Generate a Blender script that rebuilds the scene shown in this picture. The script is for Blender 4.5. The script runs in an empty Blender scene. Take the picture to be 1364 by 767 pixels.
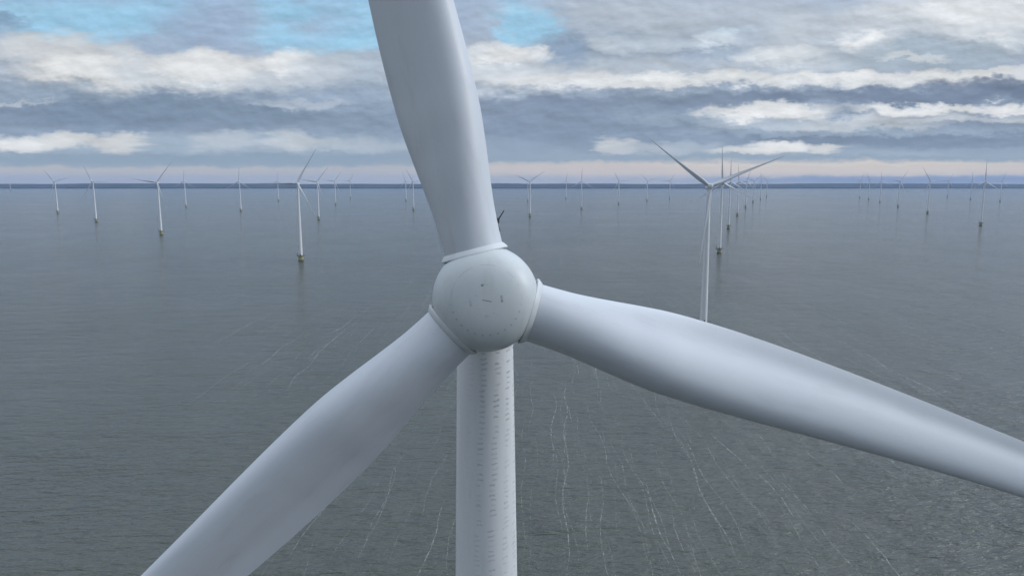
import bpy, bmesh, math, random
from mathutils import Vector, Matrix

R = math.radians
scene = bpy.context.scene
col = scene.collection
random.seed(7)

# ------------------------------------------------------------------ camera
CAM_Z = 119.74
cam_data = bpy.data.cameras.new('camera')
cam_data.sensor_width = 36.0
cam_data.lens = 25.07
cam_data.clip_start = 0.5
cam_data.clip_end = 60000
cam = bpy.data.objects.new('camera', cam_data)
cam.location = (0, 0, CAM_Z)
cam.rotation_euler = (R(90 - 8.59), 0, 0)
col.objects.link(cam)
scene.camera = cam

# ------------------------------------------------------------------ exposure
scene.view_settings.view_transform = 'Standard'
scene.view_settings.look = 'None'
scene.view_settings.gamma = 1.0
scene.view_settings.use_curve_mapping = False
scene.view_settings.exposure = 0.0

SUN_AZ, SUN_EL = 90.0, 27.0          # degrees clockwise from +Y, degrees up
sun_data = bpy.data.lights.new('sun', 'SUN')
sun_data.energy = 1.05
sun_data.angle = R(14)
sun_data.color = (1.0, 0.965, 0.91)
sun = bpy.data.objects.new('sun', sun_data)
d = Vector((math.sin(R(SUN_AZ)) * math.cos(R(SUN_EL)), math.cos(R(SUN_AZ)) * math.cos(R(SUN_EL)), math.sin(R(SUN_EL))))
sun.rotation_euler = d.to_track_quat('Z', 'Y').to_euler()
sun.location = (300, 150, 400)
col.objects.link(sun)

# ------------------------------------------------------------------ node helpers
def lin(c, k=1.0):
    out = []
    for v in c:
        v /= 255.0
        out.append((v / 12.92 if v <= 0.04045 else ((v + 0.055) / 1.055) ** 2.4) * k)
    return (*out, 1.0)


class Nodes:
    def __init__(self, tree):
        self.t = tree
        self.n = tree.nodes
        self.l = tree.links

    def put(self, sock, v):
        if isinstance(v, bpy.types.NodeSocket):
            self.l.new(v, sock)
        elif v is not None:
            sock.default_value = v

    def math(self, op, a, b=None, c=None, clamp=False):
        n = self.n.new('ShaderNodeMath')
        n.operation = op
        n.use_clamp = clamp
        for i, v in enumerate((a, b, c)):
            self.put(n.inputs[i], v)
        return n.outputs[0]

    def vec(self, op, a, b=None):
        n = self.n.new('ShaderNodeVectorMath')
        n.operation = op
        self.put(n.inputs[0], a)
        if b is not None:
            self.put(n.inputs[1], b)
        return n.outputs['Value'] if op in ('DOT_PRODUCT', 'LENGTH') else n.outputs[0]

    def xyz(self, x, y, z):
        n = self.n.new('ShaderNodeCombineXYZ')
        for i, v in enumerate((x, y, z)):
            self.put(n.inputs[i], v)
        return n.outputs[0]

    def sep(self, v):
        n = self.n.new('ShaderNodeSeparateXYZ')
        self.l.new(v, n.inputs[0])
        return n.outputs

    def noise(self, vec, scale=1.0, detail=4.0, rough=0.5, dims='3D', distortion=0.0):
        n = self.n.new('ShaderNodeTexNoise')
        n.noise_dimensions = dims
        self.put(n.inputs['Vector'], vec)
        n.inputs['Scale'].default_value = scale
        n.inputs['Detail'].default_value = detail
        n.inputs['Roughness'].default_value = rough
        n.inputs['Distortion'].default_value = distortion
        return n.outputs['Fac']

    def rng(self, v, a, b, c=0.0, d=1.0, smooth=True):
        n = self.n.new('ShaderNodeMapRange')
        n.interpolation_type = 'SMOOTHSTEP' if smooth else 'LINEAR'
        for i, x in enumerate((v, a, b, c, d)):
            self.put(n.inputs[i], x)
        return n.outputs[0]

    def mix(self, f, a, b, mode='MIX'):
        n = self.n.new('ShaderNodeMix')
        n.data_type = 'RGBA'
        n.blend_type = mode
        self.put(n.inputs[0], f)
        self.put(n.inputs[6], a)
        self.put(n.inputs[7], b)
        return n.outputs[2]

    def ramp(self, f, stops):
        n = self.n.new('ShaderNodeValToRGB')
        e = n.color_ramp.elements
        while len(e) < len(stops):
            e.new(0.5)
        for i, (p, c) in enumerate(stops):
            e[i].position = p
            e[i].color = c
        self.put(n.inputs[0], f)
        return n.outputs[0]


# ------------------------------------------------------------------ sky
# A broken winter cloud deck. Directions of the sky are measured against the horizon as u = x/|y|, v = z/|y|
# (so a long cloud bank lies as a straight band), and the deck's texture lives on a flat layer overhead.
CLOUDS = [  # u, v, half-width, half-height (thousandths), colour (0 = clear blue), cover, softness
    (-596,214,161,29,0,0.95,0.6), (-444,224,70,21,0,0.9,0.6), (-299,221,76,23,0,0.95,0.6),
    (-265,180,66,20,0,0.9,0.6), (-209,209,41,53,0,0.9,0.6), (-346,192,56,13,0,0.8,0.6),
    (15,203,47,33,0,1,0.5), (109,217,12,19,0,0.9,0.7), (271,198,40,8,0,0.6,0.8),
    (119,194,51,7,0,0.5,0.8), (-385,209,46,39,(169,185,205),0.6,0.9), (-416,204,63,33,(157,177,204),0.9,0.7),
    (-620,176,91,9,(165,183,203),0.8,0.8), (-688,207,35,8,(125,149,176),0.8,0.8), (-508,180,81,10,(162,183,207),0.8,0.8),
    (-244,214,30,25,(157,181,208),0.5,0.9), (-630,174,101,20,(206,210,213),0.95,0.6), (-542,143,133,24,(212,214,214),0.95,0.5),
    (-561,151,63,13,(234,236,237),0.9,0.7), (-358,143,193,25,(196,204,212),0.95,0.5), (-302,157,37,14,(238,240,241),0.9,0.6),
    (-414,151,61,17,(226,228,229),0.85,0.7), (-231,149,71,24,(186,197,209),0.9,0.7), (-165,131,51,30,(169,185,202),0.8,0.8),
    (-546,93,267,22,(123,143,166),0.95,0.6), (-351,91,185,18,(125,144,165),0.9,0.7), (-636,119,113,12,(147,164,183),0.8,0.8),
    (-207,111,92,18,(147,165,187),0.8,0.8), (-289,104,57,5,(182,192,205),0.7,0.8), (-678,108,41,3,(190,199,209),0.7,0.8),
    (-167,76,114,14,(137,154,175),0.8,0.8), (-395,49,341,12,(165,182,199),0.85,0.8), (-689,49,45,10,(234,236,237),0.95,0.6),
    (-611,54,31,10,(222,224,225),0.9,0.6), (-544,51,37,13,(216,218,218),0.9,0.6), (-394,53,43,12,(186,196,207),0.9,0.6),
    (-301,55,35,13,(196,204,212),0.9,0.6), (-250,48,27,9,(186,197,208),0.8,0.6), (-183,48,52,9,(178,190,204),0.8,0.6),
    (-417,27,436,8,(143,163,183),0.9,0.7), (-43,146,112,39,(178,190,206),0.9,0.7), (-2,168,67,18,(232,235,238),0.95,0.6),
    (-43,157,31,19,(214,221,227),0.8,0.6), (39,145,152,22,(206,214,222),0.9,0.7), (136,134,193,8,(224,227,230),0.9,0.7),
    (134,192,112,37,(147,164,183),0.95,0.5), (64,180,36,29,(135,157,184),0.9,0.6), (200,211,110,19,(157,173,190),0.9,0.6),
    (322,170,71,9,(157,173,190),0.7,0.7), (280,214,242,31,(184,194,206),0.85,0.8), (642,224,150,47,(224,228,231),0.95,0.7),
    (453,190,101,31,(190,199,209),0.8,0.8), (271,186,34,11,(216,228,237),0.9,0.7), (160,180,61,10,(205,215,225),0.6,0.8),
    (474,182,34,16,(246,248,249),1,0.5), (445,156,81,9,(196,205,213),0.7,0.7), (384,167,54,10,(220,225,229),0.85,0.7),
    (556,166,122,23,(162,178,193),0.95,0.6), (201,155,92,9,(184,195,207),0.7,0.8), (334,153,61,8,(190,200,210),0.6,0.8),
    (324,138,122,8,(226,229,230),0.95,0.7), (528,136,133,8,(234,236,237),0.95,0.7), (437,131,285,5,(212,217,221),0.8,0.8),
    (639,144,92,7,(226,228,228),0.8,0.8), (536,165,34,5,(225,229,231),0.6,0.8), (121,76,268,32,(137,155,177),0.9,0.7),
    (39,86,123,22,(133,150,172),0.8,0.8), (479,113,296,9,(119,135,158),0.97,0.5), (672,124,92,12,(115,130,153),0.97,0.5),
    (152,105,163,7,(129,146,169),0.9,0.6), (337,91,86,10,(228,230,231),0.95,0.6), (624,95,174,8,(238,240,241),0.95,0.6),
    (574,81,154,5,(204,211,218),0.9,0.7), (482,72,113,5,(202,209,216),0.8,0.7), (312,75,72,6,(176,189,204),0.8,0.7),
    (224,83,62,8,(157,175,193),0.7,0.8), (555,55,248,9,(125,142,164),0.95,0.6), (462,64,206,4,(162,179,197),0.6,0.8),
    (143,47,24,10,(204,209,213),0.9,0.6), (174,42,45,6,(184,193,204),0.8,0.6), (246,43,46,9,(178,191,205),0.85,0.6),
    (370,45,44,8,(236,238,239),0.97,0.5), (329,40,48,5,(222,224,225),0.9,0.6), (430,42,19,6,(218,220,220),0.85,0.6),
    (526,36,62,5,(165,182,200),0.7,0.7), (330,28,435,5,(149,168,187),0.9,0.7), (413,15,395,10,(211,204,199),0.95,0.8),
    (81,14,135,9,(200,195,196),0.85,0.8), (-210,11,135,6,(176,181,192),0.6,0.8), (454,22,229,2,(213,211,207),0.6,0.8),
    (560,0,271,5,(137,154,182),0.9,0.6), (15,203,40,24,0,0.9,0.45), (54,178,40,16,(147,168,191),0.8,0.6),
    (8,165,47,11,(232,235,237),0.9,0.6),
]

SKY_STRENGTH = 0.1
world = bpy.data.worlds.new('World')
scene.world = world
world.use_nodes = True
wt = world.node_tree
wt.nodes.clear()
W = Nodes(wt)
tc = wt.nodes.new('ShaderNodeTexCoord')
dx, dy, dz = W.sep(tc.outputs['Generated'])
ay = W.math('MAXIMUM', W.math('ABSOLUTE', dy), 0.08)
u = W.math('DIVIDE', dx, ay)
v = W.math('DIVIDE', dz, ay)
vv = W.math('ADD', W.math('MAXIMUM', v, 0.0), 0.045)
px_ = W.math('DIVIDE', u, vv)
py_ = W.math('DIVIDE', 1.0, vv)
deck = W.xyz(px_, W.math('MULTIPLY', py_, 0.8), W.math('MULTIPLY', v, 4.0))
n_big = W.noise(deck, 0.55, 5.0, 0.55)
n_mid = W.noise(deck, 1.6, 4.0, 0.5)
flat = W.xyz(W.math('MULTIPLY', u, 12.0), W.math('MULTIPLY', v, 27.0), 0.0)
n_puff = W.noise(flat, 1.3, 5.0, 0.5)
n_puff2 = W.noise(flat, 3.1, 5.0, 0.6)
n_jag = W.noise(W.vec('ADD', flat, (17.3, 5.1, 2.0)), 0.9, 3.0, 0.5)
n_fine = W.noise(flat, 7.5, 4.0, 0.6)
flat_up = W.vec('ADD', flat, (0.05, 0.16, 0.0))
n_puff_up = W.noise(flat_up, 1.3, 5.0, 0.5)
n_puff2_up = W.noise(W.vec('ADD', flat, (0.03, 0.07, 0.0)), 3.1, 5.0, 0.6)
# ragged edges: the direction is disturbed before each bank is looked up
wu = W.math('ADD', W.math('MULTIPLY', W.math('SUBTRACT', n_mid, 0.5), 0.11), W.math('MULTIPLY', W.math('SUBTRACT', n_puff2, 0.5), 0.055))
wv = W.math('ADD', W.math('MULTIPLY', W.math('SUBTRACT', n_puff, 0.5), 0.034), W.math('MULTIPLY', W.math('ADD', W.math('SUBTRACT', n_puff2, 0.5), W.math('MULTIPLY', W.math('SUBTRACT', n_fine, 0.5), 0.55)), 0.022))
fade_v = W.rng(v, 0.0, 0.10, 0.22, 1.0, False)
uw = W.math('ADD', u, W.math('MULTIPLY', wu, fade_v))
vw = W.math('ADD', v, W.math('MULTIPLY', wv, fade_v))
pos = W.xyz(uw, vw, 0.0)

sky = wt.nodes.new('ShaderNodeTexSky')
sky.sky_type = 'NISHITA'
sky.sun_disc = False
sky.sun_elevation = R(SUN_EL)
sky.sun_rotation = R(SUN_AZ)
sky.altitude = 100
K = 1.0 / SKY_STRENGTH
clear = W.mix(0.85, sky.outputs[0], lin((158, 209, 239), K))

base_stops = [(0, (174, 181, 194)), (15, (184, 187, 192)), (29, (158, 173, 190)), (45, (148, 166, 187)),
              (76, (142, 159, 181)), (116, (149, 165, 185)), (151, (170, 183, 201)), (185, (160, 177, 199)),
              (238, (160, 179, 202)), (420, (184, 203, 228)), (1000, (216, 228, 243))]
c = W.ramp(vw, [(p / 1000.0, lin(q)) for p, q in base_stops])
c = W.mix(1.0, c, (K, K, K, 1), 'MULTIPLY')
jag = W.math('MULTIPLY', W.math('SUBTRACT', n_jag, 0.5), W.rng(v, 0.02, 0.08, 0.8, 3.0))
for (cu, cv, hw, hh, rgb, op, soft) in CLOUDS:
    q = W.vec('MULTIPLY', W.vec('SUBTRACT', pos, (cu / 1000, cv / 1000, 0)), (1000 / hw, 1000 / hh, 0))
    m = W.rng(W.math('ADD', W.vec('DOT_PRODUCT', q, q), jag), 1 + soft * 1.8, max(0.0, 1 - soft * 1.8), 0.0, op * 0.93)
    c = W.mix(m, c, clear if rgb == 0 else lin(rgb, K))
# deck relief: lit upper edges, greyer bellies
relief = W.math('ADD', W.math('MULTIPLY', W.math('SUBTRACT', n_puff, n_puff_up), 0.8), W.math('MULTIPLY', W.math('SUBTRACT', n_puff2, n_puff2_up), 0.28))
tex = W.math('ADD', W.math('MULTIPLY', W.math('SUBTRACT', n_mid, 0.5), 0.16), W.math('MULTIPLY', W.math('SUBTRACT', n_big, 0.5), 0.34))
gain = W.math('ADD', 1.0, W.math('MULTIPLY', W.math('ADD', relief, tex), W.rng(v, 0.02, 0.08, 0.12, 1.0)))
c = W.mix(1.0, c, W.xyz(gain, gain, gain), 'MULTIPLY')
# brighter cloud towards the hidden sun
sv = wt.nodes.new('ShaderNodeCombineXYZ')
for i in range(3):
    sv.inputs[i].default_value = d[i]
toward = W.vec('DOT_PRODUCT', W.vec('NORMALIZE', tc.outputs['Generated']), sv.outputs[0])
glow = W.math('ADD', 1.0, W.math('MULTIPLY', W.rng(toward, 0.56, 1.0), 1.2))
c = W.mix(1.0, c, W.xyz(glow, glow, glow), 'MULTIPLY')
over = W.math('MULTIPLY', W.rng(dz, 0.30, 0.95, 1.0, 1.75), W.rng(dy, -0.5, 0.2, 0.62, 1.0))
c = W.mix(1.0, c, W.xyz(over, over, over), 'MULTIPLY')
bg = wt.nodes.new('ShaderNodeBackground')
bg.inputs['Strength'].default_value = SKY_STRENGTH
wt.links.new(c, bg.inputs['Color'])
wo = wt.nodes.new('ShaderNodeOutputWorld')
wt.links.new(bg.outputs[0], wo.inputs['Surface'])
world.cycles.sampling_method = 'MANUAL'
world.cycles.sample_map_resolution = 512
scene.cycles.volume_bounces = 0
scene.cycles.max_bounces = 6


# ------------------------------------------------------------------ materials
def material(name):
    m = bpy.data.materials.new(name)
    m.use_nodes = True
    m.node_tree.nodes.clear()
    N = Nodes(m.node_tree)
    out = N.n.new('ShaderNodeOutputMaterial')
    b = N.n.new('ShaderNodeBsdfPrincipled')
    N.l.new(b.outputs[0], out.inputs['Surface'])
    return m, N, b


def object_coords(N):
    return N.n.new('ShaderNodeTexCoord').outputs['Object']


def paint_material(name, rgb, rough=0.42, var=0.06, streak=(1.0, 1.0, 0.12)):
    m, N, b = material(name)
    oc = object_coords(N)
    n1 = N.noise(N.vec('MULTIPLY', oc, streak), 1.4, 5.0, 0.6)
    n2 = N.noise(oc, 9.0, 3.0, 0.6)
    f = N.math('ADD', N.math('MULTIPLY', N.math('SUBTRACT', n1, 0.5), 2 * var), N.math('ADD', 1.0, N.math('MULTIPLY', N.math('SUBTRACT', n2, 0.5), var)))
    cc = N.mix(1.0, (*rgb, 1), N.xyz(f, f, f), 'MULTIPLY')
    grime = N.rng(N.noise(N.vec('MULTIPLY', oc, (2.2, 2.2, 0.5)), 0.8, 6.0, 0.65), 0.52, 0.72, 0.0, 0.11)
    speck = N.rng(N.noise(oc, 5.5, 3.0, 0.7), 0.70, 0.78, 0.0, 0.22)
    cc = N.mix(N.math('MAXIMUM', grime, speck), cc, (0.22, 0.22, 0.20, 1))
    N.put(b.inputs['Base Color'], cc)
    N.put(b.inputs['Roughness'], N.rng(n1, 0.3, 0.7, rough - 0.06, rough + 0.08))
    return m, N, b, cc, oc


M_BLADE, *_ = paint_material('blade_gelcoat', (0.545, 0.567, 0.602), 0.47, 0.05, (1.5, 1.5, 0.12))
M_COLLAR, *_ = paint_material('collar_paint', (0.58, 0.60, 0.61), 0.45, 0.05)
M_GAP, *_ = paint_material('dark_seal', (0.035, 0.04, 0.045), 0.6, 0.1)
M_NACELLE, *_ = paint_material('nacelle_paint', (0.60, 0.62, 0.63), 0.45, 0.05)
M_DARK, *_ = paint_material('dark_metal', (0.05, 0.055, 0.06), 0.5, 0.1)
M_YELLOW, *_ = paint_material('marker_yellow', (0.42, 0.39, 0.18), 0.5, 0.15)
M_STEEL, *_ = paint_material('weathered_steel', (0.07, 0.075, 0.07), 0.6, 0.2)
M_RED, *_ = paint_material('lamp_red', (0.45, 0.03, 0.02), 0.3, 0.05)

# spinner: painted shell with a seam circle, bolt ticks and scuffs round the nose (axis = local Y)
M_SPIN, N, b, cc, oc = paint_material('spinner_paint', (0.53, 0.56, 0.565), 0.42, 0.05, (1, 1, 1))
sx, sy, sz = N.sep(oc)
rad = N.math('SQRT', N.math('ADD', N.math('MULTIPLY', sx, sx), N.math('MULTIPLY', sz, sz)))
ang = N.math('ARCTAN2', sz, sx)
front = N.math('LESS_THAN', sy, -0.6)
brk = N.noise(oc, 2.2, 2.0, 0.5)


def ring(r0, w):
    return N.rng(N.math('ABSOLUTE', N.math('SUBTRACT', rad, r0)), w * 0.5, w, 1.0, 0.0)


seam = N.math('MULTIPLY', ring(1.36, 0.018), N.math('MULTIPLY', N.rng(sz, -0.2, 0.4), N.rng(brk, 0.42, 0.52)))
tick = N.rng(N.math('ABSOLUTE', N.math('SUBTRACT', N.math('FRACT', N.math('MULTIPLY', ang, 28 / (2 * math.pi))), 0.5)), 0.09, 0.14, 1.0, 0.0)
bolts = N.math('MULTIPLY', N.math('MULTIPLY', ring(1.34, 0.045), tick), N.rng(sz, 0.1, -0.5))
arc = N.rng(N.math('SINE', N.math('ADD', N.math('MULTIPLY', ang, 4.0), 1.1)), 0.55, 0.75)
inner = N.math('MULTIPLY', N.math('MULTIPLY', ring(0.60, 0.055), arc), N.rng(brk, 0.30, 0.5))
dash = N.math('MULTIPLY', N.rng(N.math('ABSOLUTE', N.math('ADD', sz, N.math('MULTIPLY', sx, 0.22))), 0.012, 0.024, 1.0, 0.0),
              N.rng(N.math('ABSOLUTE', N.math('SUBTRACT', sx, 0.03)), 0.16, 0.19, 1.0, 0.0))
sc_n = N.noise(N.vec('MULTIPLY', oc, (2.0, 2.0, 3.4)), 2.1, 4.0, 0.7)
scuff = N.math('MULTIPLY', N.rng(sc_n, 0.70, 0.74), 0.8)
marks = N.math('MAXIMUM', N.math('MAXIMUM', N.math('MULTIPLY', seam, 0.38), N.math('MULTIPLY', bolts, 0.5)), N.math('MAXIMUM', N.math('MAXIMUM', inner, dash), scuff))
marks = N.math('MULTIPLY', N.math('MULTIPLY', marks, front), 0.75)
N.put(b.inputs['Base Color'], N.mix(marks, cc, (0.10, 0.13, 0.13, 1)))

# tower: painted steel with section flanges and columns of short dark grime ticks
M_TOWER, N, b, cc, oc = paint_material('tower_paint', (0.67, 0.68, 0.69), 0.5, 0.10, (1.3, 1.3, 0.10))
tx, ty, tz = N.sep(oc)
ang = N.math('ARCTAN2', ty, tx)
slot = N.math('MULTIPLY', N.math('ADD', ang, N.math('MULTIPLY', N.math('SUBTRACT', N.math('FLOOR', N.math('DIVIDE', tz, 2.3)), 47.0), -0.07)), 13 / (2 * math.pi))
cid = N.math('FLOOR', slot)
wob = N.noise(oc, 3.1, 2.0, 0.6)
inx = N.math('ABSOLUTE', N.math('ADD', N.math('SUBTRACT', N.math('FRACT', slot), 0.5), N.math('MULTIPLY', N.math('SUBTRACT', wob, 0.5), 0.5)))
row = N.math('ADD', N.math('MULTIPLY', tz, 4.0), N.math('MULTIPLY', wob, 1.1))
iny = N.math('ABSOLUTE', N.math('SUBTRACT', N.math('FRACT', row), 0.5))
blk = N.noise(N.xyz(N.math('MULTIPLY', cid, 3.7), N.math('MULTIPLY', N.math('FLOOR', N.math('DIVIDE', tz, 9.0)), 5.3), 0.0), 1.0, 0.0, 0.5)
rnd = N.noise(N.xyz(N.math('MULTIPLY', cid, 2.3), N.math('FLOOR', row), 4.0), 0.9, 1.0, 0.5)
tk = N.math('MULTIPLY', N.rng(inx, 0.12, 0.26, 1.0, 0.0), N.rng(iny, 0.08, 0.22, 1.0, 0.0))
tk = N.math('MULTIPLY', tk, N.math('MULTIPLY', N.rng(blk, 0.12, 0.36), N.rng(rnd, 0.28, 0.56)))
tk = N.math('MULTIPLY', tk, N.rng(N.math('COSINE', N.math('ADD', ang, 0.72)), 0.15, 0.6, 0.15, 1.0))
tk = N.math('MULTIPLY', tk, N.rng(tz, 90.0, 112.0, 0.12, 0.48, False))
seamz = N.math('ABSOLUTE', N.math('SUBTRACT', N.math('FRACT', N.math('DIVIDE', N.math('ADD', tz, 5.05), 28.75)), 0.5))
seamz = N.math('MULTIPLY', N.rng(seamz, 0.0008, 0.0016, 1.0, 0.0), 0.55)
N.put(b.inputs['Base Color'], N.mix(N.math('MAXIMUM', tk, seamz), cc, (0.10, 0.11, 0.12, 1)))

# water: turbid lake, short chop with crests across the wind
M_WATER, N, b = material('lake_water')
gp = N.n.new('ShaderNodeNewGeometry').outputs['Position']
g2 = N.vec('MULTIPLY', gp, (1, 1, 0))
big = N.noise(N.vec('MULTIPLY', g2, (0.0016, 0.0045, 0)), 1.0, 4.0, 0.55)
gust = N.noise(N.vec('MULTIPLY', g2, (0.012, 0.006, 0)), 1.0, 4.0, 0.6)
rot = N.n.new('ShaderNodeVectorRotate')
rot.rotation_type = 'Z_AXIS'
N.put(rot.inputs['Vector'], g2)
rot.inputs['Angle'].default_value = R(-7)
rv = rot.outputs[0]
chop = N.noise(N.vec('MULTIPLY', rv, (0.11, 0.33, 0)), 1.0, 3.0, 0.55, distortion=0.4)
rip = N.noise(N.vec('MULTIPLY', rv, (0.35, 0.9, 0)), 1.0, 3.0, 0.6, distortion=0.3)
swell = N.noise(N.vec('MULTIPLY', rv, (0.018, 0.05, 0)), 1.0, 2.0, 0.5)
mid = N.noise(N.vec('MULTIPLY', rv, (0.040, 0.115, 0)), 1.0, 2.0, 0.5)
hgt = N.math('ADD', N.math('ADD', N.math('MULTIPLY', chop, 0.95), N.math('MULTIPLY', mid, 1.0)), N.math('ADD', N.math('MULTIPLY', rip, 0.38), N.math('MULTIPLY', swell, 1.6)))
amp = N.rng(gust, 0.3, 0.7, 0.75, 1.15)
bump = N.n.new('ShaderNodeBump')
bump.inputs['Strength'].default_value = 1.0
bump.inputs['Distance'].default_value = 3.2
N.put(bump.inputs['Height'], N.math('MULTIPLY', hgt, amp))
N.l.new(bump.outputs[0], b.inputs['Normal'])
N.put(b.inputs['Base Color'], N.mix(big, (0.070, 0.078, 0.066, 1), (0.084, 0.092, 0.080, 1)))
N.put(b.inputs['Roughness'], N.rng(big, 0.35, 0.65, 0.11, 0.17))
b.inputs['IOR'].default_value = 1.333

M_FOAM, N, b = material('foam')
b.inputs['Base Color'].default_value = (0.34, 0.37, 0.34, 1)
b.inputs['Roughness'].default_value = 0.8
N_al = N.noise(N.vec('MULTIPLY', N.n.new('ShaderNodeNewGeometry').outputs['Position'], (0.9, 0.35, 0)), 1.0, 3.0, 0.6)
N.put(b.inputs['Alpha'], N.rng(N_al, 0.28, 0.66, 0.0, 0.62))

M_LAND, N, b = material('wooded_shore')
gp = N.n.new('ShaderNodeNewGeometry').outputs['Position']
ln = N.noise(N.vec('MULTIPLY', gp, (0.004, 0.002, 0.02)), 1.0, 5.0, 0.6)
N.put(b.inputs['Base Color'], N.mix(N.rng(ln, 0.35, 0.65), (0.010, 0.016, 0.020, 1), (0.028, 0.036, 0.034, 1)))
b.inputs['Roughness'].default_value = 0.9


# ------------------------------------------------------------------ mesh helpers
def link_mesh(name, bm, mat, parent=None, smooth=True, sharp=40):
    me = bpy.data.meshes.new(name)
    bm.normal_update()
    bmesh.ops.recalc_face_normals(bm, faces=bm.faces)
    if smooth:
        for f in bm.faces:
            f.smooth = True
        for e in bm.edges:
            if len(e.link_faces) == 2 and e.calc_face_angle(0) > R(sharp):
                e.smooth = False
    bm.to_mesh(me)
    bm.free()
    for m in (mat if isinstance(mat, (list, tuple)) else [mat]):
        me.materials.append(m)
    o = bpy.data.objects.new(name, me)
    col.objects.link(o)
    if parent:
        o.parent = parent
    return o


def lathe(bm, prof, seg=48, mtx=Matrix(), mi=0, caps=True):
    """prof: (radius, z) pairs swept round local Z."""
    rings = []
    for r, z in prof:
        rings.append([bm.verts.new(mtx @ Vector((r * math.cos(2 * math.pi * k / seg), r * math.sin(2 * math.pi * k / seg), z))) for k in range(seg)])
    for a, c2 in zip(rings, rings[1:]):
        for k in range(seg):
            f = bm.faces.new((a[k], a[(k + 1) % seg], c2[(k + 1) % seg], c2[k]))
            f.material_index = mi
    if caps:
        bm.faces.new(list(reversed(rings[0]))).material_index = mi
        bm.faces.new(rings[-1]).material_index = mi
    return rings


def tube(bm, a, b_, r, seg=8, mi=0, r2=None):
    a, b_ = Vector(a), Vector(b_)
    z = (b_ - a)
    L = z.length
    m = Matrix.Translation(a) @ z.to_track_quat('Z', 'Y').to_matrix().to_4x4()
    lathe(bm, [(r, 0), (r2 if r2 is not None else r, L)], seg, m, mi)


def box(bm, lo, hi, mi=0, bev=0.0, mtx=Matrix()):
    res = bmesh.ops.create_cube(bm, size=1.0)
    vs = res['verts']
    for v_ in vs:
        v_.co = mtx @ Vector([lo[i] + (v_.co[i] + 0.5) * (hi[i] - lo[i]) for i in range(3)])
    if bev:
        es = list({e for v_ in vs for e in v_.link_edges})
        bmesh.ops.bevel(bm, geom=es, offset=bev, segments=2, affect='EDGES')


def lerp_table(t, r):
    for (a, va), (b_, vb) in zip(t, t[1:]):
        if r <= b_:
            k = (r - a) / (b_ - a)
            k = max(0.0, k)
            return va + (vb - va) * k
    return t[-1][1]


def smooth_table(t, r):
    """cubic through the table (finite-difference tangents)."""
    n = len(t)
    for i in range(n - 1):
        a, b_ = t[i], t[i + 1]
        if r <= b_[0] or i == n - 2:
            h = b_[0] - a[0]
            k = min(1.0, max(0.0, (r - a[0]) / h))
            ma = (b_[1] - t[i - 1][1]) / (b_[0] - t[i - 1][0]) if i > 0 else (b_[1] - a[1]) / h
            mb = (t[i + 2][1] - a[1]) / (t[i + 2][0] - a[0]) if i < n - 2 else (b_[1] - a[1]) / h
            k2, k3 = k * k, k ** 3
            return (2 * k3 - 3 * k2 + 1) * a[1] + (k3 - 2 * k2 + k) * h * ma + (-2 * k3 + 3 * k2) * b_[1] + (k3 - k2) * h * mb
    return t[-1][1]


# ------------------------------------------------------------------ blade (span = local Z, leading edge +X, upwind -Y)
CHORD = [(1.86, 2.40), (2.6, 2.42), (3.6, 2.52), (4.9, 2.80), (6.2, 3.12), (7.6, 3.38), (9.5, 3.46), (12.0, 3.36), (15.2, 3.08), (18.3, 2.78),
         (22, 2.42), (28, 1.95), (36, 1.45), (46, 0.98), (54, 0.62), (58, 0.40), (59.5, 0.16), (60, 0.05)]
THICK = [(1.86, 1.0), (2.8, 1.0), (4.5, 0.86), (6.5, 0.71), (9.5, 0.58), (13, 0.50), (20, 0.40), (35, 0.21), (60, 0.17)]
ROUND = [(1.86, 1.0), (2.6, 1.0), (4.0, 0.72), (6.0, 0.32), (8.5, 0.08), (11, 0.0), (60, 0.0)]
TWIST = [(1.86, 14), (6, 13), (10, 11), (15, 8.5), (22, 7), (35, 3.5), (60, 0)]
NSEC = 64


def section(r):
    ch = smooth_table(CHORD, r)
    tk = lerp_table(THICK, r)
    rd = lerp_table(ROUND, r)
    th = R(lerp_table(TWIST, r))
    out = []
    for k in range(NSEC):
        t = 2 * math.pi * k / NSEC
        s = (1 - math.cos(t)) / 2          # 0 at the leading edge
        yt = 5 * tk * (0.2969 * math.sqrt(s) - 0.126 * s - 0.3516 * s * s + 0.2843 * s ** 3 - 0.1036 * s ** 4) + 0.012 * s
        camber = 0.035 * math.sin(math.pi * s) + 0.02 * math.sin(math.pi * s ** 2.2)
        up = math.sin(t) >= 0              # suction side, downwind (+Y)
        ya = camber + yt if up else camber - yt + 0.024 * math.exp(-((s - 0.74) / 0.16) ** 2)
        if not up:
            ya = min(ya, camber + yt - 0.004)
        xa = 0.5 - s
        xc_, yc_ = 0.5 * math.cos(t), 0.5 * math.sin(t)
        x = (xa * (1 - rd) + xc_ * rd) * ch
        y = (ya * (1 - rd) + yc_ * rd) * ch
        # leading edge turns upwind by the twist
        X = x * math.cos(th) + y * math.sin(th)
        Y = -x * math.sin(th) + y * math.cos(th)
        e = max(0.0, min(r, 24) - 10)
        sweep = 0.0018 * e * e + 0.05 * max(0.0, r - 24)
        out.append(Vector((X + sweep, Y - 0.00045 * max(0, r - 8) ** 2, r)))
    return out


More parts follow.
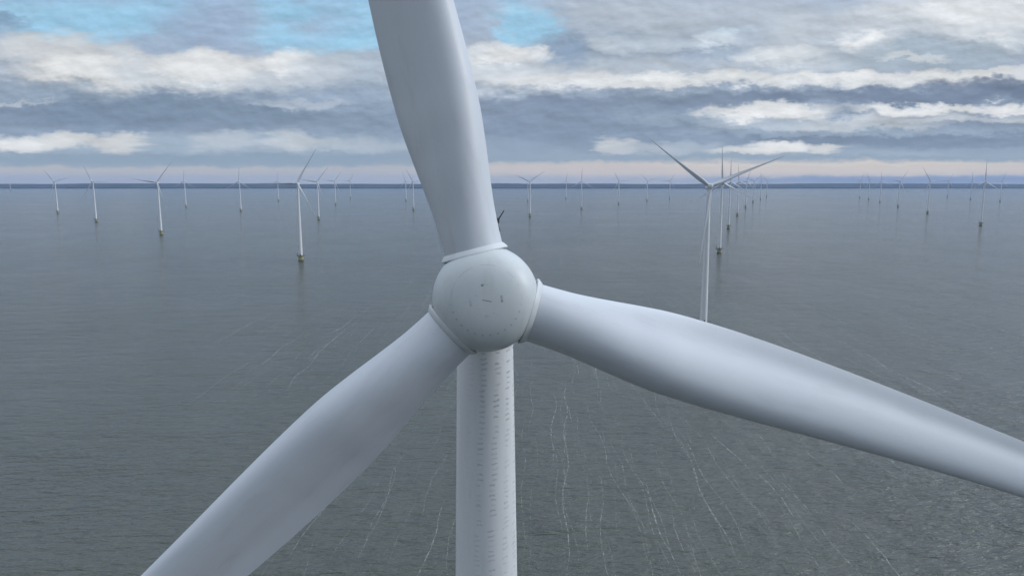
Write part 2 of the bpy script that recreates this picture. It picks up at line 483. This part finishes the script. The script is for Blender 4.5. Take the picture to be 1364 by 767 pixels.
def blade_mesh():
    bm = bmesh.new()
    st = []
    r = 1.70
    while r < 24:
        st.append(r)
        r += 0.32
    while r < 59:
        st.append(r)
        r += 1.4
    st += [59.2, 59.6, 59.85, 60.0]
    rings = [[bm.verts.new(p) for p in section(max(q, 1.86))] for q in st]
    for q, rg in zip(st, rings):
        if q < 1.86:
            for v_ in rg:
                v_.co.z = q
    for a, c2 in zip(rings, rings[1:]):
        for k in range(NSEC):
            bm.faces.new((a[k], a[(k + 1) % NSEC], c2[(k + 1) % NSEC], c2[k]))
    bm.faces.new(rings[0])
    bm.faces.new(rings[-1])
    return bm


TILT = R(6.5)
HUB = Vector((0, -4.2, 115.0))
AX = Matrix.Translation(HUB) @ Matrix.Rotation(-TILT, 4, 'X')
TOWER_PROF = [(2.72, 9.4), (2.60, 20), (2.36, 40), (2.10, 60), (1.80, 82), (1.53, 100), (1.315, 112.2)]


def tag(o, label, cat, group=None, kind=None):
    if label:
        o['label'] = label
    if cat:
        o['category'] = cat
    if group:
        o['group'] = group
    if kind:
        o['kind'] = kind
    return o


def make_turbine():
    root = bpy.data.objects.new('wind_turbine', None)
    root.empty_display_size = 5
    col.objects.link(root)
    # foundation: steel pile rising out of the water, yellow above
    bm = bmesh.new()
    lathe(bm, [(3.9, -1.0), (3.9, 2.6)], 40, mi=1)
    lathe(bm, [(3.6, 2.62), (3.6, 7.2), (4.6, 8.2)], 40, mi=0)
    f = link_mesh('foundation', bm, [M_YELLOW, M_STEEL], root)
    bm = bmesh.new()
    lathe(bm, [(6.1, 8.22), (6.2, 8.3), (6.2, 8.75), (6.1, 8.85)], 40)
    link_mesh('platform', bm, M_STEEL, f)
    bm = bmesh.new()
    for k in range(20):
        a = 2 * math.pi * k / 20
        x, y = 6.0 * math.cos(a), 6.0 * math.sin(a)
        tube(bm, (x, y, 8.86), (x, y, 10.1), 0.05, 6)
        a2 = 2 * math.pi * (k + 1) / 20
        for z in (9.45, 10.05):
            tube(bm, (x, y, z), (6.0 * math.cos(a2), 6.0 * math.sin(a2), z), 0.045, 6)
    link_mesh('railing', bm, M_STEEL, f)
    bm = bmesh.new()
    for s in (-0.8, 0.8):
        tube(bm, (s, -4.75, -0.6), (s, -4.75, 8.2), 0.16, 8)
    for k in range(12):
        tube(bm, (-0.8, -4.75, 0.4 + k * 0.65), (0.8, -4.75, 0.4 + k * 0.65), 0.06, 6)
    for z in (1.5, 6.2):
        for s in (-0.8, 0.8):
            tube(bm, (s, -4.75, z), (s, -3.3, z), 0.12, 8)
    link_mesh('ladder', bm, M_YELLOW, f)
    bm = bmesh.new()
    tube(bm, (-4.9, -1.2, 8.86), (-4.9, -1.2, 12.2), 0.28, 10)
    tube(bm, (-4.9, -1.2, 12.0), (-8.3, -2.2, 12.9), 0.2, 8, r2=0.12)
    tube(bm, (-8.2, -2.17, 12.8), (-8.2, -2.17, 10.9), 0.04, 6)
    link_mesh('crane', bm, M_STEEL, f)
    # tower
    bm = bmesh.new()
    prof = [(lerp_table([(z, r) for r, z in TOWER_PROF], z), z) for z in [9.0 - 0.14 + 0.0] + [9.4 + i * (112.2 - 9.4) / 44 for i in range(45)]]
    lathe(bm, prof, 72)
    tw = link_mesh('tower', bm, M_TOWER, root)
    bm = bmesh.new()
    box(bm, (-0.55, -2.82, 9.0), (0.55, -2.55, 11.3), bev=0.05)
    link_mesh('door', bm, M_STEEL, tw)
    # nacelle: rounded shell, tilted with the shaft, on a yaw collar
    bm = bmesh.new()
    secs = [(1.9, 0.55), (2.1, 0.86), (2.6, 1.0), (4.2, 1.0), (7.0, 1.0), (9.5, 0.97), (11.2, 0.9), (11.7, 0.8), (11.85, 0.6)]
    prev = None
    for yy, k in secs:
        rg = []
        for i in range(40):
            a = 2 * math.pi * i / 40
            e = 0.62
            cx = math.copysign(abs(math.cos(a)) ** e, math.cos(a)) * 1.42 * k
            cz = math.copysign(abs(math.sin(a)) ** e, math.sin(a)) * (1.50 if math.sin(a) < 0 else 1.28) * k
            rg.append(bm.verts.new(AX @ Vector((cx, yy, cz))))
        if prev:
            for i in range(40):
                bm.faces.new((prev[i], prev[(i + 1) % 40], rg[(i + 1) % 40], rg[i]))
        else:
            bm.faces.new(rg)
        prev = rg
    bm.faces.new(prev)
    lathe(bm, [(1.42, 112.22), (1.42, 113.9)], 48)
    nc = link_mesh('nacelle', bm, M_NACELLE, root)
    # weather mast leaning on the rear of the roof
    bm = bmesh.new()
    b0 = AX @ Vector((0.42, 10.6, 1.22))
    b1 = b0 + Vector((0.30, 0.1, 2.55))
    tube(bm, b0, b1, 0.06, 8)
    box(bm, b1 + Vector((-0.10, -0.1, -0.16)), b1 + Vector((0.16, 0.1, 0.12)), bev=0.02)
    tube(bm, b1 + Vector((0.08, 0, 0)), b1 + Vector((0.42, 0.05, 0.52)), 0.045, 8, r2=0.03)
    tube(bm, b1 + Vector((0.02, 0, -0.12)), b1 + Vector((0.2, 0.02, -0.62)), 0.04, 8)
    link_mesh('weather_mast', bm, M_DARK, nc)
    bm = bmesh.new()
    q = AX @ Vector((-0.75, 9.6, 1.2))
    tube(bm, q, q + Vector((0, 0, 0.45)), 0.12, 12)
    link_mesh('aviation_light', bm, M_RED, nc)
    # spinner
    bm = bmesh.new()
    prof = []
    for i in range(33):
        t = math.pi / 2 * i / 32
        # flattened nose, full round shoulder
        rr = 2.14 * math.sin(t) ** 0.72
        zz = 1.96 * math.cos(t) ** 0.70
        prof.append((max(rr, 0.002), zz))
    prof += [(2.14, -0.2), (2.11, -0.6), (2.02, -1.0), (1.86, -1.35), (1.62, -1.62), (1.5, -1.75)]
    lathe(bm, prof, 96, Matrix.Rotation(R(90), 4, 'X'))
    sp = link_mesh('spinner', bm, M_SPIN, root)
    sp.matrix_local = AX
    for k in range(3):
        bl = link_mesh('blade', blade_mesh(), M_BLADE, root) if k == 0 else bl0.copy()
        if k == 0:
            bl0 = bl
        else:
            col.objects.link(bl)
            bl.parent = root
        if k == 0:
            bm = bmesh.new()
            lathe(bm, [(1.215, 2.04), (1.25, 2.02), (1.37, 1.86), (1.385, 1.83), (1.375, 1.80), (1.33, 1.785), (1.1, 1.785)], 96)
            c0 = link_mesh('root_collar', bm, M_COLLAR, bl, sharp=35)
            bm = bmesh.new()
            lathe(bm, [(1.27, 1.35), (1.27, 1.784)], 96)
            g0 = link_mesh('root_seal', bm, M_GAP, bl)
        else:
            for src in (c0, g0):
                o = src.copy()
                col.objects.link(o)
                o.parent = bl
    return root


def set_rotor(root, phase, step=120.0):
    bl = sorted([o for o in root.children if o.name.split('.')[0] == 'blade'], key=lambda o: o.name)
    for k, o in enumerate(bl):
        o.matrix_local = AX @ Matrix.Rotation(R(90 - (phase + step * k)), 4, 'Y')


def copy_tree(o, parent=None):
    c2 = o.copy()
    col.objects.link(c2)
    if parent:
        c2.parent = parent
    for ch in list(o.children):
        copy_tree(ch, c2)
    return c2


# ------------------------------------------------------------------ the setting
def sheet(name, x0, x1, y0, y1, z, mat, nx=1, ny=1):
    bm = bmesh.new()
    g = [[bm.verts.new((x0 + (x1 - x0) * i / nx, y0 + (y1 - y0) * j / ny, z)) for i in range(nx + 1)] for j in range(ny + 1)]
    for j in range(ny):
        for i in range(nx):
            bm.faces.new((g[j][i], g[j][i + 1], g[j + 1][i + 1], g[j + 1][i]))
    return link_mesh(name, bm, mat, smooth=False)


water = tag(sheet('water', -12500, 12500, -900, 12600, 0.0, M_WATER, 25, 14), None, None, kind='structure')

# far low shore with its dark woods
bm = bmesh.new()
NX = 260
prev = None
rs = random.Random(3)
ph = [rs.uniform(0, 6.28) for _ in range(8)]
for i in range(NX + 1):
    x = -11800 + 23600 * i / NX
    top = 63 + 4.5 * math.sin(x / 900 + ph[0]) + 2.2 * math.sin(x / 310 + ph[1]) + 1.4 * math.sin(x / 130 + ph[2]) + rs.uniform(-1.3, 1.3)
    mid = 30 + 5 * math.sin(x / 420 + ph[3]) + rs.uniform(-4, 4)
    y = 10350 + 60 * math.sin(x / 1500 + ph[4])
    pts = [(x, y, -0.5), (x, y + 25, 14 + rs.uniform(-3, 3)), (x, y + 300, mid), (x, y + 900, top), (x, y + 2000, top - 6), (x, y + 2050, -0.5)]
    rg = [bm.verts.new(p) for p in pts]
    if prev:
        for a, b_, c2, d2 in zip(prev, prev[1:], rg[1:], rg):
            bm.faces.new((a, b_, c2, d2))
    prev = rg
land = tag(link_mesh('land', bm, M_LAND, smooth=False), None, None, kind='structure')

# wind-drawn foam lines on the water, running down the wind
bm = bmesh.new()
fr = random.Random(11)
for i in range(430):
    y = fr.uniform(150, 620) if i < 330 else fr.uniform(400, 1000)
    x = fr.uniform(-0.55, 0.75) * y
    if x < 0 and fr.random() < 0.45:
        continue
    L = fr.uniform(25, 150) * (1 + y / 900)
    w = fr.choice((0.05, 0.06, 0.07, 0.09, 0.12, 0.2)) * (0.8 + y / 700)
    ang0 = 0.03 + fr.gauss(0, 0.035)
    n = int(L / 2.2) + 3
    cx, cy = x, y
    wob = fr.uniform(0, 6.28)
    prev = None
    for k in range(n):
        t = k / (n - 1)
        ww = w * math.sin(math.pi * min(1, max(0, t))) ** 0.5 * fr.uniform(0.35, 1.3)
        if fr.random() < 0.05:
            ww *= 0.15
        cx += math.sin(ang0 + 0.09 * math.sin(cy / 11.0 + wob) + fr.gauss(0, 0.05)) * 2.2
        cy += 2.2
        pr = (bm.verts.new((cx - ww, cy, 0.012)), bm.verts.new((cx + ww, cy, 0.012)))
        if prev:
            bm.faces.new((prev[0], prev[1], pr[1], pr[0]))
        prev = pr
foam = tag(link_mesh('foam', bm, M_FOAM, smooth=False), 'thin broken white foam streaks drawn out along the wind on the lake', 'foam', kind='stuff')

# ------------------------------------------------------------------ turbines
GROUP = 'wind turbines standing in the lake'
first = make_turbine()
near_x, near_y = NEAR_XY = (-1.068 - 4.2 * math.sin(R(2.7)), 28.62 + 4.2 * math.cos(R(2.7)))
first.location = (near_x, near_y, 0)
first.rotation_euler = (0, 0, R(2.7))
set_rotor(first, 103.9, 119.4)
tag(first, 'huge pale wind turbine seen close up, round spinner and three wide blades over the water', 'wind turbine', GROUP)

# x, y, blade angle, how it looks and where it stands
TURBINES = [
    (151, 552, 144.5, 'turbine in front of its receding line, two dark blades spread in a wide V'),
    (341, 1169, 94, 'second turbine of the receding line, one thin blade upright just behind the dark V-shaped rotor'),
    (537, 1772, 92, 'third turbine of the receding line behind the V-shaped rotor, dark foot well above the second'),
    (757, 2406, 96, 'fourth turbine of the receding line behind the V-shaped rotor, slim pale tower on small foot'),
    (1018, 3126, 75, 'fifth turbine of the receding line behind the V-shaped rotor, pale with tiny dark foot'),
    (1296, 3860, 40, 'sixth turbine of the receding line behind the V-shaped rotor, faint in the haze'),
    (1541, 4456, 100, 'seventh turbine of the receding line behind the V-shaped rotor, almost lost in haze'),
    (1785, 5040, 20, 'last and faintest turbine at the far end of the line behind the V-shaped rotor'),
    (-315, 1059, 62, 'bright white turbine with yellow foot, largest of those standing beyond the upright blade side'),
    (-588, 2177, 54, 'white turbine just behind the large yellow-footed one, one blade level, one slanting up'),
    (-862, 3507, 56, 'third white turbine in the diminishing line behind the large yellow-footed one'),
    (-1085, 4829, 62, 'faint fourth and last turbine in the line behind the large yellow-footed one'),
    (-775, 1576, 54, 'white turbine with yellow-banded foot and long level blade, standing alone in open water'),
    (-1197, 2059, 120, 'white turbine with blade tilted steeply up, between the level-bladed one and the V-bladed one'),
    (-1646, 2596, 135, 'outermost fully visible white turbine, its two upper blades in an open V above the shore'),
    (-5776, 8290, 90, 'tiniest pale turbine, barely showing against the dark shore at the outer edge'),
    (-1460, 3213, 92, 'small turbine with upright blade beside the lone white one with the long level blade'),
    (-1041, 2752, 90, 'small turbine alone in the wide gap midway between the two yellow-footed white ones'),
    (-1345, 4137, 90, 'faint small turbine close beside the large yellow-footed one, on the side of the gap'),
    (-610, 4137, 112, 'fainter of the two turbines close together just beside the huge upright blade'),
    (-397, 2890, 121, 'stronger white one of the two turbines close together just beside the huge upright blade'),
    (59, 2356, 38, 'white turbine with two blades in a shallow V, first past the spinner and upright blade'),
    (91, 4137, 150, 'faint turbine half hidden behind the white one that has a shallow V of blades'),
    (349, 4635, 85, 'faint turbine between the shallow-V white one and the one with dark foot and upright blade'),
    (287, 2965, 91, 'small turbine with dark foot and upright blade, midway between spinner and dark V-shaped rotor'),
    (537, 3617, 121, 'small turbine with one blade slanting up, next to the dark-footed upright-bladed one'),
    (778, 4137, 138, 'faint turbine, second from the dark V-shaped rotor across the open water toward the spinner'),
    (1017, 4635, 60, 'faintest turbine right beside the dark V-shaped rotor, tower almost melting into the shore'),
    (1239, 1889, 91, 'clear turbine with blades like an inverted Y and dark foot, alone near the outer edge'),
    (1489, 2567, 122, 'turbine with dark foot and kinked blades, next in line behind the inverted-Y one'),
    (1729, 3213, 56, 'third in the line behind the inverted-Y turbine, one blade slanting up'),
    (1978, 3860, 97, 'fourth in the line behind the inverted-Y turbine, one blade nearly upright'),
    (2170, 4372, 118, 'fifth in the line behind the inverted-Y turbine, thin and hazy'),
    (2336, 4829, 70, 'sixth and faintest in the line behind the inverted-Y turbine'),
    (3053, 5040, 65, 'hazy turbine between the kinked-bladed one and the inverted-Y one, tiny dark foot'),
    (2845, 4456, 95, 'hazy turbine close beside the inverted-Y one, its foot higher than that one'),
    (2714, 3993, 72, 'hazy turbine beyond the inverted-Y one, last before the outer edge'),
]
tr = random.Random(5)
for (x, y, phase, label) in TURBINES:
    t = copy_tree(first)
    t.location = (x, y, 0)
    t.rotation_euler = (0, 0, R(-2 + tr.uniform(-3, 3)))
    set_rotor(t, phase)
    tag(t, label, 'wind turbine', GROUP)

# ------------------------------------------------------------------ the air
bm = bmesh.new()
box(bm, (-12600, -1000, -1.2), (12600, 12700, 186))
M_HAZE = bpy.data.materials.new('haze')
M_HAZE.use_nodes = True
ht = M_HAZE.node_tree
ht.nodes.clear()
ho = ht.nodes.new('ShaderNodeOutputMaterial')
hv = ht.nodes.new('ShaderNodeVolumePrincipled')
hv.inputs['Color'].default_value = (0.38, 0.58, 0.95, 1)
hv.inputs['Density'].default_value = 3.2e-5
hv.inputs['Anisotropy'].default_value = 0.1
ht.links.new(hv.outputs[0], ho.inputs['Volume'])
haze = link_mesh('haze', bm, M_HAZE, smooth=False)
tag(haze, 'thin pale blue haze over the whole lake', 'haze', kind='stuff')
